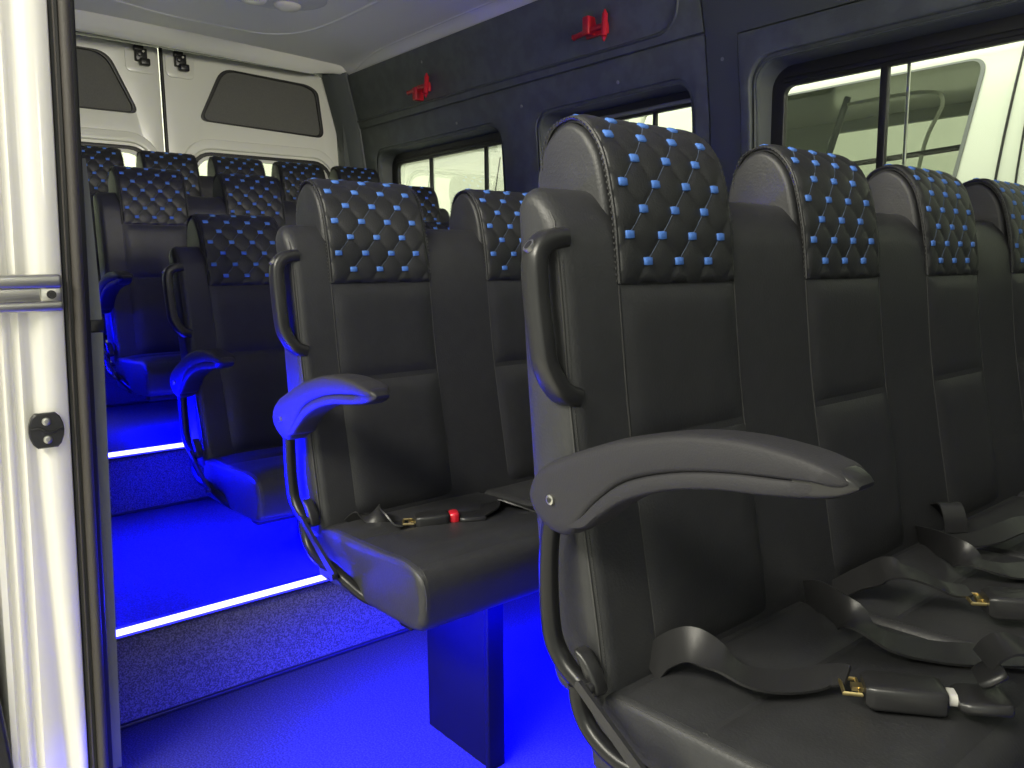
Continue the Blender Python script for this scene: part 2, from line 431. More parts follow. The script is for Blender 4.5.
def make_bench(name, loc, zc, pitch, n, recline, label, group=None, legs=(), arm_dz=0, arm_dx=0, handle=True, detail=True):
    root = empty(name, loc); tag(root, label, 'bench seat')
    dz = zc - loc[2]
    W = pitch * n
    piv = Vector((.07, 0, .0))
    T0 = Matrix.Translation((0, 0, dz))
    TB = T0 @ Matrix.Translation(piv) @ Matrix.Rotation(-math.radians(recline), 4, 'Y') @ Matrix.Translation(-piv)
    hw = .44 / 2
    def ty(i): return Matrix.Translation((0, (pitch - .44) / 2 + pitch * i, 0))
    # --- back
    mb = MB(); mb.loft(catmull([(p[0], p[1], 0) for p in BODY], 6, True), 0, W, .024, 5)
    body = mb.build('backrest', leather, root); body.matrix_local = TB
    def seam():
        m = MB(); pts = []
        for i in range(60):
            p, t, nn = LEN_B.at(LEN_B.len * i / 59); pts.append((p[0] - .0085 + nn[0] * .0005, .0045, p[1]))
        pts += [(-.008, .0075, .556), (-.024, .009, .578), (-.045, .009, .588)]
        m.tube(pts, .0016, 6)
        for i in range(150):
            p, t, nn = LEN_B.at(LEN_B.len * (i + .3) / 150); c = Vector((p[0] - .0045, .0085, p[1]))
            m.tube([c, c + Vector((t[0], 0, t[1])) * .0022], .0009, 5)
        return m
    if detail:
        o = inst('seam', seam, 'side_stitching', stitch_m, body, Matrix())
    for i in range(n):
        def up():
            m = MB(); patch(m, LEN_B, HY0, HY1, sB(.282), sB(.478), 24, 20, lambda u, v, y, s: pillow(u, v, 8, 8, .0065), base=.0005); return m
        def low():
            m = MB(); patch(m, LEN_B, HY0 - .004, HY1 + .004, sB(-.005), sB(.272), 24, 24, lambda u, v, y, s: pillow(u, v, 6, 8, .011), base=.0005); return m
        def vs(sd):
            m = MB()
            for y in ((HY0 - .003, HY1 + .003)[sd],):
                pts = []
                for k in range(40):
                    p, t, nn = LEN_B.at(sB(.0) + (sB(.478) - sB(.0)) * k / 39); pts.append((p[0] + nn[0] * .0004, y, p[1]))
                m.tube(pts, .0010, 5)
            return m
        inst('up', up, 'back_panel', leather, body, ty(i)); inst('low', low, 'lumbar_panel', leather, body, ty(i))
        [inst(('vs', sd), lambda: vs(sd), 'seam_stitching', stitch_m, body, ty(i)) for sd in (0, 1)]
        h = inst('head', make_head, 'headrest', leather, root, TB @ ty(i))
        inst('quilt', make_quilt, 'quilted_panel', [quilt_m, thread, thread2], h, Matrix(), 60)
        for sd in (0, 1): inst(('pipe', sd), lambda: make_piping(sd), 'piping', [quilt_m, stitch_m], h, Matrix())
        # --- cushion
        ck = ('cush', pitch)
        c = inst(ck, lambda: make_cushion(.003, pitch - .003), 'cushion', leather, root, T0 @ Matrix.Translation((0, pitch * i, 0)))
        def cstitch():
            m = MB(); path = Path(CTOP); pts = []
            for k in range(50):
                p, t, nn = path.at(path.len * k / 49); pts.append((p[0] - nn[0] * .003, .0085, p[1] - abs(nn[1]) * .004))
            m.tube(pts, .0011, 6)
            for k in range(100):
                p, t, nn = path.at(path.len * (k + .3) / 100); cc = Vector((p[0], .017, p[1] - .0010))
                m.tube([cc, cc + Vector((t[0], 0, t[1])) * .003], .0009, 5)
            return m
        pk = ('pads', pitch)
        if pk not in PROTO: PROTO[pk] = make_pads(.003, pitch - .003)
        for q in (0, 1):
            def fn(q=q): return PROTO[pk][q]
            inst(('pad', pitch, q), fn, 'seat_pad', leather, c, Matrix())
        if i == 0: inst('cst', cstitch, 'edge_stitching', stitch_m, c, Matrix())
    # --- near end: armrest, grab handle, tubes
    am = inst('arm', lambda: bar(ARM_TOP, ARM_MID, -.056, -.004, lambda t: 1 if t < .8 else 1 - .35 * ((t - .8) / .2) ** 2), 'armrest', plastic, root, T0 @ Matrix.Translation((arm_dx, 0, arm_dz)))
    inst('armpad', lambda: bar(LOW_T, LOW_B, -.0545, -.0055, lambda t: 1 if t < .7 else 1 - .35 * ((t - .7) / .3) ** 2), 'underside_shell', plastic, am, Matrix())
    inst('armcap', lambda: bar(CAP_T, CAP_B, -.0555, -.0045, lambda t: .86 - .36 * t * t), 'end_cap', plastic_d, am, Matrix())
    def bolt():
        m = MB(); m.cyl((.046, -.055, .236), (0, -1, 0), .0062, .0045, 18, 0, bev=.001); m.cyl((.046, -.0592, .236), (0, -1, 0), .0034, .0012, 6, 1); return m
    inst('armbolt', bolt, 'pivot_bolt', [steel, plastic_d], am, Matrix())
    if handle: h = inst('handle', handle_mb, 'grab_handle', plastic_d, root, TB); inst('slot', slot_mb, 'screw_recess', [dsteel, rubber], h, Matrix())
    def btube():
        m = MB(); pth = catmull([(.030, -.028, .225), (.020, -.028, .17), (.018, -.028, .12), (.021, -.028, .075), (.028, -.028, .045), (.045, -.026, .022), (.068, -.024, .008), (.085, -.024, .003)], 6)
        m.tube(pth, .0125, 12); return m
    inst('btube', btube, 'back_frame_tube', tube_m, root, T0)
    def pcov():
        m = MB(); pf = [(.058, .044), (.070, .043), (.084, .030), (.095, .013), (.098, .000), (.090, -.004), (.081, .006), (.070, .024)]
        m.loft(catmull([(p[0], p[1], 0) for p in pf], 3, True), -.026, -.004, .005, 3)
        m.cyl((.089, -.026, .008), (0, -1, 0), .007, .006, 12, 0, bev=.001); return m
    inst('pcov', pcov, 'pivot_cover', plastic_d, root, T0)
    def ctube():
        m = MB(); pth = catmull([(.066, -.026, .004), (.069, -.026, -.018), (.082, -.026, -.040), (.105, -.026, -.055), (.135, -.025, -.064), (.165, -.02, -.068), (.20, -.01, -.085), (.24, .01, -.112), (.28, .03, -.122)], 6)
        m.tube(pth, .0115, 12); return m
    inst('ctube', ctube, 'base_frame_tube', tube_m, root, T0)
    def link():
        m = MB(); a = Vector((.084, -.037, .010)); b = Vector((.200, -.030, -.075)); d = (b - a).normalized(); s = d.cross(Vector((0, 1, 0))).normalized()
        q = [a - d * .006 + s * .006, a - d * .009, a - d * .006 - s * .006, b - s * .009, b + d * .006, b + s * .009]
        m.rings([[p + Vector((0, y, 0)) for p in q] for y in (-.003, .003)]); m.cyl(b + Vector((0, -.003, 0)), (0, -1, 0), .006, .005, 10); return m
    inst('link', link, 'recline_link_bar', plastic_d, root, T0)
    # --- frame under the cushions and legs
    mb = MB()
    mb.box((.09, .03, dz - .145), (.13, W - .02, dz - .120), 0, .004); mb.box((.33, .03, dz - .145), (.37, W - .02, dz - .120), 0, .004)
    mb.build('seat_frame', tube_m, root)
    for ly in legs:
        mb = MB()
        mb.box((.142, ly, 0), (.362, ly + .034, dz - .120), 0, .003)
        mb.box((.352, ly - .004, 0), (.366, ly + .038, dz - .125), 0, .003)
        mb.build('leg', panel_m, root)
    return root

V = Vector
# ------------------------------------------------------------------ benches
B1 = make_bench('bench_seat', (-.72, .665, 0), .502, .44, 4, 0, 'large front row black bench seat nearest the doorway with long charcoal armrest', arm_dx=.008, legs=(.22, 1.40))
B2 = make_bench('bench_seat', (-1.555, .708, 0), .498, .412, 4, 0, 'second row black bench seat on a tall black leg with red belt button', arm_dz=-.022, legs=(.212, 1.30))
B3 = make_bench('bench_seat', (-2.36, .752, .222), .492, .41, 3, 5, 'reclined third row black bench seat between the two glowing step edges', arm_dz=-.028, legs=(.24, .95))
B4 = make_bench('bench_seat', (-3.30, .765, .425), .707, .40, 4, 0, 'fourth row black bench seat on the floor above the upper glowing step edge', arm_dz=-.04, arm_dx=.045, handle=False, legs=(.22, 1.25))
B5 = make_bench('bench_seat', (-4.03, .77, .62), .875, .335, 5, 0, 'rearmost black bench seat in front of the white rear doors', handle=False, legs=(.25, 1.3))

# belts of the front bench (world points, turned into the bench's space)
def belt(root, pts, wid=.046, n=8, taper=0):
    o = root.location
    mb = MB(); mb.ribbon([(V(p) - o, V(w)) for p, w in pts], wid, n=n, taper=taper)
    return mb.build('seat_belt', web_m, root, 50)
def buckle(parent, root, a, b, w=.024, h=.013, name='buckle', m=None, seg=3):
    o = root.location; a = V(a) - o; b = V(b) - o; d = (b - a); L = d.length; d.normalize()
    sd = d.cross(V((0, 0, 1))).normalized(); up = sd.cross(d)
    mb = MB(); rings = []
    prof = rr(-w, -h, w, h, .006, 4)
    for t, q in ((0, .78), (.004, .92), (.010, 1), (L - .008, 1.0), (L - .002, .95), (L, .85)):
        rings.append([a + d * t + sd * (p[0] * q) + up * (p[1] * q) for p in prof])
    mb.rings(rings)
    return mb.build(name, m or plastic_d, parent)
def ring_link(parent, root, c, d, w=.018):
    o = root.location; c = V(c) - o; d = V(d).normalized(); sd = d.cross(V((0, 0, 1))).normalized()
    mb = MB(); pts = [c - sd * w, c - sd * w + d * .018, c + sd * w + d * .018, c + sd * w, c - sd * w]
    mb.tube([pts[0], pts[1], pts[2], pts[3], pts[0] + sd * .004], .0024, 8)
    up = sd.cross(d)
    mb.rings([[c + d * (.010 + a) + sd * b + up * .0025 for a, b in ((0, -.006), (.014, -.006), (.014, .006), (0, .006))], [c + d * (.010 + a) + sd * b - up * .0025 for a, b in ((0, -.006), (.014, -.006), (.014, .006), (0, .006))]])
    return mb.build('metal_link', brass, parent)

X_, Y_, Z_ = (1, 0, 0), (0, 1, 0), (0, 0, 1)
bA = belt(B1, [((-0.63, 0.744, 0.499), (0.45, -0.4, -0.8)), ((-0.614, 0.751, 0.524), (0.5, -0.4, -0.8)), ((-0.579, 0.754, 0.547), (0.55, -0.45, -0.65)), ((-0.545, 0.76, 0.543), (0.65, -0.5, -0.45)), ((-0.514, 0.773, 0.527), (0.7, -0.6, -0.15)), ((-0.486, 0.796, 0.522), (0.75, -0.65, -0.15)), ((-0.462, 0.828, 0.523), (0.75, -0.65, -0.15)), ((-0.445, 0.845, 0.529), (0.75, -0.65, -0.15)), ((-0.424, 0.846, 0.537), (0.75, -0.65, -0.15))], .043, taper=.42)
buckle(bA, B1, (-.404, .842, .530), (-.338, .892, .530), .023, .014)
ring_link(bA, B1, (-.424, .832, .530), (.066, .050, 0))
buckle(bA, B1, (-.337, .893, .531), (-.329, .899, .531), .012, .007, 'latch_tab', white_tab)
buckle(bA, B1, (-.329, .899, .530), (-.288, .930, .532), .026, .007, 'tongue_plate')
buckle(bA, B1, (-.318, .925, .548), (-.298, .938, .566), .024, .005, 'webbing_slider')
bB = belt(B1, [((-0.624, 1.101, 0.499), (0.6, -0.5, -0.6)), ((-0.56, 1.035, 0.534), (0.6, -0.5, -0.6)), ((-0.49, 0.985, 0.54), (0.68, -0.55, -0.15)), ((-0.442, 0.987, 0.527), (0.7, -0.6, -0.15)), ((-0.402, 1.011, 0.521), (0.75, -0.65, -0.15)), ((-0.357, 1.046, 0.521), (0.75, -0.65, -0.15)), ((-0.309, 1.102, 0.521), (0.75, -0.65, -0.15))], .046)
bC = belt(B1, [((-0.605, 1.146, 0.499), (0.7, -0.6, -0.15)), ((-0.552, 1.142, 0.542), (0.75, -0.65, -0.15)), ((-0.504, 1.123, 0.569), (0.75, -0.65, -0.15)), ((-0.473, 1.145, 0.562), (0.75, -0.65, -0.15)), ((-0.446, 1.167, 0.547), (0.75, -0.65, -0.15)), ((-0.425, 1.186, 0.545), (0.75, -0.65, -0.15))], .043, taper=.42)
ring_link(bC, B1, (-.420, 1.168, .541), (.062, .048, 0))
buckle(bC, B1, (-.400, 1.172, .541), (-.325, 1.228, .541), .024, .016)
bD = belt(B1, [((-0.638, 1.51, 0.497), (0.6, -0.5, -0.6)), ((-0.545, 1.39, 0.534), (0.6, -0.5, -0.55)), ((-0.48, 1.345, 0.535), (0.68, -0.55, -0.15)), ((-0.437, 1.375, 0.523), (0.72, -0.6, -0.15)), ((-0.406, 1.434, 0.521), (0.75, -0.65, -0.15)), ((-0.36, 1.5, 0.521), (0.75, -0.65, -0.15))], .046)
bE = belt(B1, [((-0.655, 1.6, 0.495), (0.64, 0.77, 0)), ((-0.635, 1.585, 0.54), (0.64, 0.77, 0)), ((-0.61, 1.572, 0.556), (0.64, 0.77, 0)), ((-0.594, 1.562, 0.535), (0.64, 0.77, 0)), ((-0.588, 1.557, 0.508), (0.64, 0.77, 0))], .042)
bF = belt(B1, [((-0.56, 1.46, 0.519), (0.72, -0.55, -0.15)), ((-0.519, 1.502, 0.527), (0.75, -0.6, -0.15)), ((-0.5, 1.56, 0.537), (0.75, -0.65, -0.15)), ((-0.485, 1.611, 0.54), (0.75, -0.65, -0.15)), ((-0.46, 1.66, 0.532), (0.75, -0.65, -0.15))], .046)
buckle(bF, B1, (-.47, 1.60, .535), (-.40, 1.66, .535), .022, .013)
# slider strap rising from the first tongue to the right
bG = belt(B1, [((-0.318, 0.94, 0.564), (0.75, -0.65, -0.15)), ((-0.31, 0.945, 0.579), (0.75, -0.65, -0.15)), ((-0.296, 0.955, 0.587), (0.75, -0.65, -0.15)), ((-0.282, 0.995, 0.569), (0.75, -0.65, -0.15)), ((-0.262, 1.03, 0.542), (0.75, -0.65, -0.15)), ((-0.23, 1.07, 0.523), (0.75, -0.65, -0.15))], .04)
# belt of the second bench
b2 = belt(B2, [((-1.455, .775, .482), (.6, .7, .1)), ((-1.42, .790, .507), (.8, .5, .3)), ((-1.375, .800, .512), (.9, .1, .3)), ((-1.345, .815, .504), (.8, -.5, .1)), ((-1.335, .825, .504), (.8, -.5, 0))])
ring_link(b2, B2, (-1.335, .822, .506), (.5, .85, 0), .016)
k2 = buckle(b2, B2, (-1.322, .842, .508), (-1.290, .900, .510), .022, .012)
buckle(b2, B2, (-1.2895, .901, .511), (-1.281, .917, .511), .017, .0115, 'release_button', red_m)['label'] = 'red release button'
buckle(b2, B2, (-1.280, .919, .508), (-1.255, .965, .506), .024, .006, 'tongue_plate')
b2b = belt(B2, [((-1.265, .945, .508), (.8, -.4, 0)), ((-1.275, .990, .512), (.9, .2, .2)), ((-1.31, 1.03, .510), (.9, .3, .3)), ((-1.27, 1.065, .506), (.8, -.3, .2)), ((-1.22, 1.10, .500), (.7, -.6, 0)), ((-1.17, 1.17, .500), (.7, -.6, 0))], .046)
b3 = belt(B3, [((-2.26, 1.02, .497), (.6, .7, 0)), ((-2.20, 1.03, .52), (.8, .5, .2)), ((-2.13, 1.03, .516), (.9, .1, .1)), ((-2.06, 1.05, .512), (.8, -.4, 0))])
buckle(b3, B3, (-2.06, 1.05, .518), (-2.03, 1.10, .518), .02, .012, 'buckle', red_m)

# ------------------------------------------------------------------ van shell
def S(o): o['kind'] = 'structure'; return o
WZ = [(-.6, 2.63), (1.2, 2.62), (1.55, 2.60), (1.85, 2.56), (2.168, 2.48), (2.40, 2.42)]
def wy(z):
    for (a, ya), (b, yb) in zip(WZ, WZ[1:]):
        if z <= b: return ya + (yb - ya) * max(0, (z - a)) / (b - a)
    return WZ[-1][1]
ZC = [1.2, 1.55, 1.7, 1.85, 2.0]
def fw(off): return lambda a, b, c: (a, wy(b) + off + c, b)
W1 = (-4.36, 1.02, -3.19, 1.71); W2 = (-2.90, 1.02, -2.03, 1.71); W3 = (-1.742, 1.02, -.30, 1.72)
holes = [rr(*W1, .075), rr(*W2, .075), rr(*W3, .085)]
wall = S(panel('wall_left', [(-4.60, 0), (.75, 0), (.75, 2.17), (-4.60, 2.17)], holes, .02, fw(.012), wallm, cuts=ZC))
panel('upper_trim_panel', rpoly([(-4.54, 1.862), (-1.945, 1.862), (-1.945, 2.166), (-4.54, 2.166)], [.004, .004, .004, .004]), [], .012, fw(-.004), wallm, wall, cuts=ZC, bev=.003)
# recessed luggage panel outline: raised bead
mb = MB()
bead = [(-4.5, 1.905), (-4.0, 1.903), (-3.0, 1.900), (-2.25, 1.897), (-2.12, 1.905), (-2.06, 1.945), (-2.04, 2.02), (-2.03, 2.16)]
mb.tube([(p.x, wy(p.y) - .009, p.y) for p in catmull([(a, b, 0) for a, b in bead], 6)], .0075, 8)
mb.build('panel_bead', pillm, wall)
panel('pillar_panel', rpoly([(-1.938, .3), (-1.805, .3), (-1.805, 1.828), (.74, 1.828), (.74, 2.166), (-1.938, 2.166)], .004), [], .012, fw(-.004), pillm, wall, cuts=ZC, bev=.003)
panel('window_surround', rpoly([(-1.797, .3), (.74, .3), (.74, 1.822), (-1.797, 1.822)], .006), [rr(-1.757, 1.0, -.28, 1.735, .095)], .024, fw(-.010), wallm, wall, cuts=ZC, bev=.006)
panel('window_surround', rpoly([(-4.54, .62), (-1.945, .62), (-1.945, 1.855), (-4.54, 1.855)], .006), [rr(-4.38, 1.0, -3.17, 1.725, .085), rr(-2.92, 1.0, -2.01, 1.725, .085)], .012, fw(-.002), wallm, wall, cuts=ZC, bev=.003)
for (px, pz) in ((-1.87, 1.755), (-3.72, 2.095), (-3.52, 1.762), (-3.0, 1.765), (-2.385, 1.765)):
    mb = MB(); mb.cyl((px, wy(pz) - .005, pz), (0, -1, -.2), .008, .006, 14, 0, bev=.002)
    mb.build('screw_cap', dsteel, wall)
GY = 2.685
def fg(a, b, c=0): return (a, GY + c, b)
for i, (w, divs) in enumerate(((W1, ((-3.93, .014), (-3.42, .014))), (W2, ((-2.28, .014),)), (W3, ((-1.318, .026),)))):
    x0, z0, x1, z1 = w
    big = rr(x0, z0, x1, z1, .08); gx0, gz0, gx1, gz1 = x0 + .075, z0 + .03, x1 + .02, 1.638
    if i == 2: gx0 = x0 + .062
    fr = S(panel('window_%d' % (i + 1), rr(x0 - .03, z0 - .03, x1 + .05, z1 + .05, .06), [rr(gx0, gz0, gx1, gz1, .03)], .024, fg, rubber, bev=.003))
    reveal('reveal', rr(x0 - .006, z0, x1 + .006, z1 + .004, .085), rr(x0 + .012, z0 + .01, x1 - .012, z1 - .012, .08), lambda a, b: (a, wy(b) - .002, b), lambda a, b: (a, GY - .012, b), pillm, fr)
    panel('pane', rr(gx0 - .01, gz0 - .01, gx1 + .01, gz1 + .01, .03), [], .005, fg, glass_m, fr)
    for dx, wd in divs:
        mb = MB(); mb.box((dx - wd / 2, GY - .018, gz0), (dx + wd / 2, GY + .004, gz1), 0, .003); mb.build('divider', rubber, fr)
    mb = MB(); mb.box((gx0, GY - .02, gz1 + .012), (gx1, GY - .012, gz1 + .030), 0, .003); mb.build('slide_rail', dsteel if i == 1 else rubber, fr)
    if i == 2:
        mb = MB(); mb.box((-1.255, GY + .004, gz0), (-1.245, GY + .012, gz1), 0, .002); mb.build('pane_edge', steel, fr)

# floor with the steps rising to the rear
mb = MB()
prof = [(.75, 0), (-1.853, 0), (-1.853, .222), (-2.79, .222), (-2.79, .425), (-3.83, .425), (-3.83, .62), (-4.66, .62), (-4.66, -.08), (.75, -.08)]
R = mb.rings([[(x, y, z) for x, z in prof] for y in (.345, 2.62)])
flo = S(mb.build('floor', floor_m, None, 20))
for k, (x, z0, z1) in enumerate(((-1.853, 0, .222), (-2.79, .222, .425), (-3.83, .425, .62))):
    ya = .347 if k == 0 else .402
    mb = MB(); mb.box((x, ya, z0), (x + .006, 2.615, z1 - .016), 0, .001)
    o = S(mb.build('trim_%d' % (k + 1), carpet))
    mb = MB(); mb.box((x + .004, ya, z0), (x + .016, 2.615, z0 + .010), 0, .003)
    mb.build('base_seam', rubber, o)
    mb = MB(); mb.box((x - .022, ya, z1 - .002), (x + .010, 2.612, z1 + .002), 0, .001)
    mb.box((x + .001, ya, z1 - .016), (x + .0155, 2.612, z1 - .009), 0, .001)
    mb.build('nosing', rubber, o)
def led(x, z, ya, label):
    r = empty('led_strip', (x, 0, z)); tag(r, label, 'light strip', None)
    mb = MB(); mb.box((-.010, ya, -.009), (-.002, 1.25, .005), 0, .001); mb.build('channel', dsteel, r)
    mb = MB(); mb.box((-.002, ya, -.006), (.007, 1.25, .008), 0, .003); mb.build('diffuser', led_m, r)
led(-1.845, .222, .350, 'glowing blue-white strip along the lower step edge behind the second bench')
led(-2.782, .425, .405, 'glowing blue-white strip along the upper step edge behind the third bench')

# ceiling
def cz(x): return 2.22
mb = MB()
ys = [.30, .36, .42, 1.0, 1.44, 2.0, 2.40, 2.435, 2.46, 2.478, 2.49]
zs = [2.12, 2.18, 2.215, 2.22, 2.22, 2.22, 2.22, 2.217, 2.200, 2.178, 2.165]
def rear_x(y): return -4.30 - .20 * max(0, min(1, (y - .7) / 1.7)) ** 1.6
rings = []
for f in [i / 12 for i in range(13)]:
    rings.append([(rear_x(y) * (1 - f) + .75 * f, y, z) for y, z in zip(ys, zs)] + [(rear_x(y) * (1 - f) + .75 * f, y, z + .03) for y, z in list(zip(ys, zs))[::-1]])
mb.rings(rings); cei = S(mb.build('ceiling', headl, None, 50))
def ridge(pts, name, w=.012, h=.004):
    mb = MB(); sec = [(math.cos(2 * PI * k / 12) * h, math.sin(2 * PI * k / 12) * w) for k in range(12)]
    mb.tube(catmull(pts, 8), 1, section=sec, up=(0, 0, 1)); return mb.build(name, ridge_m, cei)
ridge([(.6, 2.02, 2.220), (-2.0, 2.02, 2.220), (-3.3, 2.02, 2.220), (-3.75, 2.01, 2.220), (-4.02, 1.96, 2.22), (-4.15, 1.84, 2.22), (-4.17, 1.65, 2.22), (-4.15, 1.35, 2.22), (-4.07, 1.05, 2.22), (-4.0, .7, 2.22)], 'ceiling_ridge')
ridge([(.6, 2.43, 2.218), (-2.0, 2.43, 2.218), (-3.4, 2.43, 2.218), (-4.0, 2.435, 2.218), (-4.25, 2.46, 2.205), (-4.4, 2.475, 2.18)], 'ceiling_ridge', .007, .004)
# white header over the rear doors
mb = MB(); rings = []
for i in range(25):
    y = .42 + (2.49 - .42) * i / 24; x0 = rear_x(y); e = max(0, (y - 2.25) / .24)
    dzr = -.035 * e * e
    q_ = min(1, (x0 + 4.57) / .22)
    f_ = 1 - .8 * e
    def hz(v): return 2.224 + dzr - (2.224 - v) * f_
    rings.append([(x0 - .004, y, hz(2.224)), (x0 - .016 * q_, y, hz(2.210)), (x0 - .04 * q_, y, hz(2.178)), (x0 - .065 * q_, y, hz(2.156)), (x0 - .085 * q_, y, hz(2.146)), (x0 - .105 * q_, y, hz(2.150)), (-4.60, y, hz(2.205)), (-4.60, y, 2.26), (x0 - .004, y, 2.26)])
mb.rings(rings); S(mb.build('trim_4', headw, None, 45))

# rear wall with the two doors
RX = -4.65
def fr_(off): return lambda a, b, c: (RX + off + c, a, b)
S(panel('wall_rear', [(.36, .55), (2.68, .55), (2.68, 2.28), (.36, 2.28)], [rpoly([(.47, .60), (2.505, .60), (2.465, 2.00), (2.40, 2.185), (1.44, 2.195), (.47, 2.20)], [.02, .02, .1, .08, .02, .05])], .10, fr_(.03), pillm))
# dark corner trim with its thin light edge
mb = MB(); rings = []
for i in range(15):
    t = i / 14; z = 2.185 - 1.25 * t; yw = wy(z)
    rings.append([(-4.60, yw - .085 - .03 * (1 - t), z), (-4.56, yw - .07, z), (-4.52, yw - .03, z), (-4.50, yw + .01, z), (-4.66, yw + .01, z), (-4.66, yw - .1, z)])
mb.rings(rings); o = S(mb.build('trim_5', pillm, None, 60))
mb = MB(); mb.tube([(-4.508, wy(2.18 - .06 * i) - .006, 2.18 - .06 * i) for i in range(20)], .010, 8); mb.build('edge_strip', trim_g, o)
def rear_door(idx, out, up_w, lo_w, lx, hinge):
    d = S(panel('door_%d' % idx, out, [up_w[0], lo_w], .035, fr_(0), doorpaint, bev=.005))
    panel('upper_blind', up_w[1], [], .008, fr_(.004), shade_m, d)
    panel('blind_seal', up_w[2], [up_w[3]], .014, fr_(.016), rubber, d, bev=.003)
    # pressed frames round the lower window
    y0 = min(p[0] for p in lo_w); y1 = max(p[0] for p in lo_w); z1 = max(p[1] for p in lo_w); z0 = min(p[1] for p in lo_w)
    panel('pressed_frame', rr(y0 - .055, z0 - .05, y1 + .05, z1 + .085, .16), [rr(y0 - .02, z0 - .02, y1 + .02, z1 + .030, .13)], .022, fr_(.022), doorpaint, d, bev=.008)
    panel('window_seal', rr(y0 - .014, z0 - .014, y1 + .014, z1 + .014, .12), [rr(y0 + .004, z0 + .004, y1 - .004, z1 - .004, .11)], .016, fr_(.02), rubber, d, bev=.003)
    panel('inner_lip', rr(y0 + .003, z0 + .003, y1 - .003, z1 - .003, .11), [rr(y0 + .02, z0 + .02, y1 - .02, z1 - .022, .10)], .02, fr_(.008), headw, d, bev=.004)
    panel('lower_pane', lo_w, [], .005, fr_(-.012), glass_m, d)
    panel('latch_plate', rr(lx - .075, 2.045, lx + .075, 2.172, .03), [], .008, fr_(.020), doorpaint, d, bev=.003)
    mb = MB(); mb.box((RX + .02, lx - .030, 2.10), (RX + .05, lx + .030, 2.165), 0, .006); mb.box((RX + .03, lx - .012, 2.078), (RX + .065, lx + .040, 2.115), 0, .008); mb.cyl((RX + .048, lx - .008, 2.135), (1, 0, 0), .014, .016, 14, 0, bev=.003)
    mb.box((RX + .03, lx - .036, 2.150), (RX + .058, lx + .012, 2.176), 0, .004)
    mb.build('latch', plastic_d, d)
    mb = MB(); mb.cyl((RX + .06, lx + .006, 2.146), (1, 0, 0), .006, .006, 10); mb.build('latch_pin', steel, d)
    return d
def ring4(pts, r):
    c = V((sum(p[0] for p in pts) / len(pts), sum(p[1] for p in pts) / len(pts)))
    def off(k): return rpoly([tuple(c + (V(p) - c) * (1 + k / (V(p) - c).length)) for p in pts], r)
    return [off(0), off(.012), off(.010), off(-.012)]
rear_door(3, rpoly([(1.448, .61), (2.495, .61), (2.455, 2.00), (2.392, 2.178), (1.448, 2.188)], [.01, .01, .1, .09, .01]), ring4([(1.628, 1.838), (2.365, 1.812), (2.335, 2.075), (2.27, 2.105), (1.770, 2.128)], [.05, .05, .05, .05, .07]), rr(1.57, 1.0, 2.40, 1.655, .11), 1.535, 1)
rear_door(2, rpoly([(.48, .61), (1.428, .61), (1.428, 2.188), (.48, 2.192)], .01), ring4([(.56, 1.838), (1.305, 1.838), (1.17, 2.128), (.60, 2.13)], [.05, .05, .07, .05]), rr(.52, 1.0, 1.355, 1.655, .11), 1.335, 0)
mb = MB(); mb.tube([(RX + .028, 1.438, .62), (RX + .028, 1.438, 2.185)], .010, 10); S(mb.build('trim_6', rubber))

# doorway side wall behind the jamb
S(panel('wall_right', [(-4.66, -.1), (-2.06, -.1), (-2.06, 2.16), (-4.66, 2.16)], [rr(-4.40, 1.05, -3.20, 1.68, .08), rr(-3.02, 1.05, -2.16, 1.68, .08)], .05, lambda a, b, c: (a, .375 + c, b), wallm))
for k, (a, b) in enumerate(((-4.41, -3.19), (-3.03, -2.15))):
    S(panel('window_%d' % (k + 4), rr(a, 1.04, b, 1.69, .08), [], .005, lambda a, b, c: (a, .375 + c, b), glass_m))  # unseen door-side windows, added to let light into the rear
mb = MB(); mb.box((-2.05, .30, 1.98), (.75, .42, 2.20), 0, .02); S(mb.build('trim_7', paint))  # out-of-view roof rail, added for its effect on the light

mb = MB(); mb.box((.36, .44, 0), (.40, 2.62, 1.34), 0, .01); mb.box((.36, .38, 1.0), (.41, .66, 2.2), 0, .01); S(mb.build('added_partition', wallm))  # partition and post added out of view to block front light
mb = MB(); mb.box((.42, .34, -.1), (1.7, .40, 2.16), 0, .02); S(mb.build('trim_11', paint))  # solid cab side, added out of view to screen the door post
# ------------------------------------------------------------------ door jamb (a pressed, painted post)
JX = -1.65
KJ = .868
def jy(z): return .285 + .030 * z               # inner white edge of the post
def crease(z):                                  # crease drifting towards the doorway low down
    t = max(0, min(1, (z - .0) / .75)); return -.062 + .030 * (1 - t) ** 1.3 if z < .75 else -.062
mb = MB(); rings = []
for i in range(49):
    z = -.62 + (2.20 + .62) * i / 48; e = jy(z); c = crease(z)
    if z > .95: c2 = -.040
    else: c2 = -.040
    c *= KJ
    pr = [(e + .001, JX - .03), (e, JX - .004), (e - .003, JX), (e + c + .020, JX + .001), (e + c + .012, JX - .003), (e + c + .004, JX - .014), (e + c - .004, JX - .015), (e + c - .012, JX - .009), (e - 0.0720, JX - .008), (e - 0.0755, JX - .016), (e - 0.0825, JX - .018), (e - 0.0894, JX - .010), (e - 0.0972, JX - .010), (e - 0.1007, JX - .020), (e - 0.1076, JX - .022), (e - 0.1137, JX - .012), (e - 0.1233, JX - .014), (e - 0.1302, JX - .04), (e - 0.1302, JX - .42), (e + .001, JX - .42)]
    rings.append([(x, y, z) for y, x in pr])
mb.rings(rings); jamb = S(mb.build('trim_8', paint, None, 60))
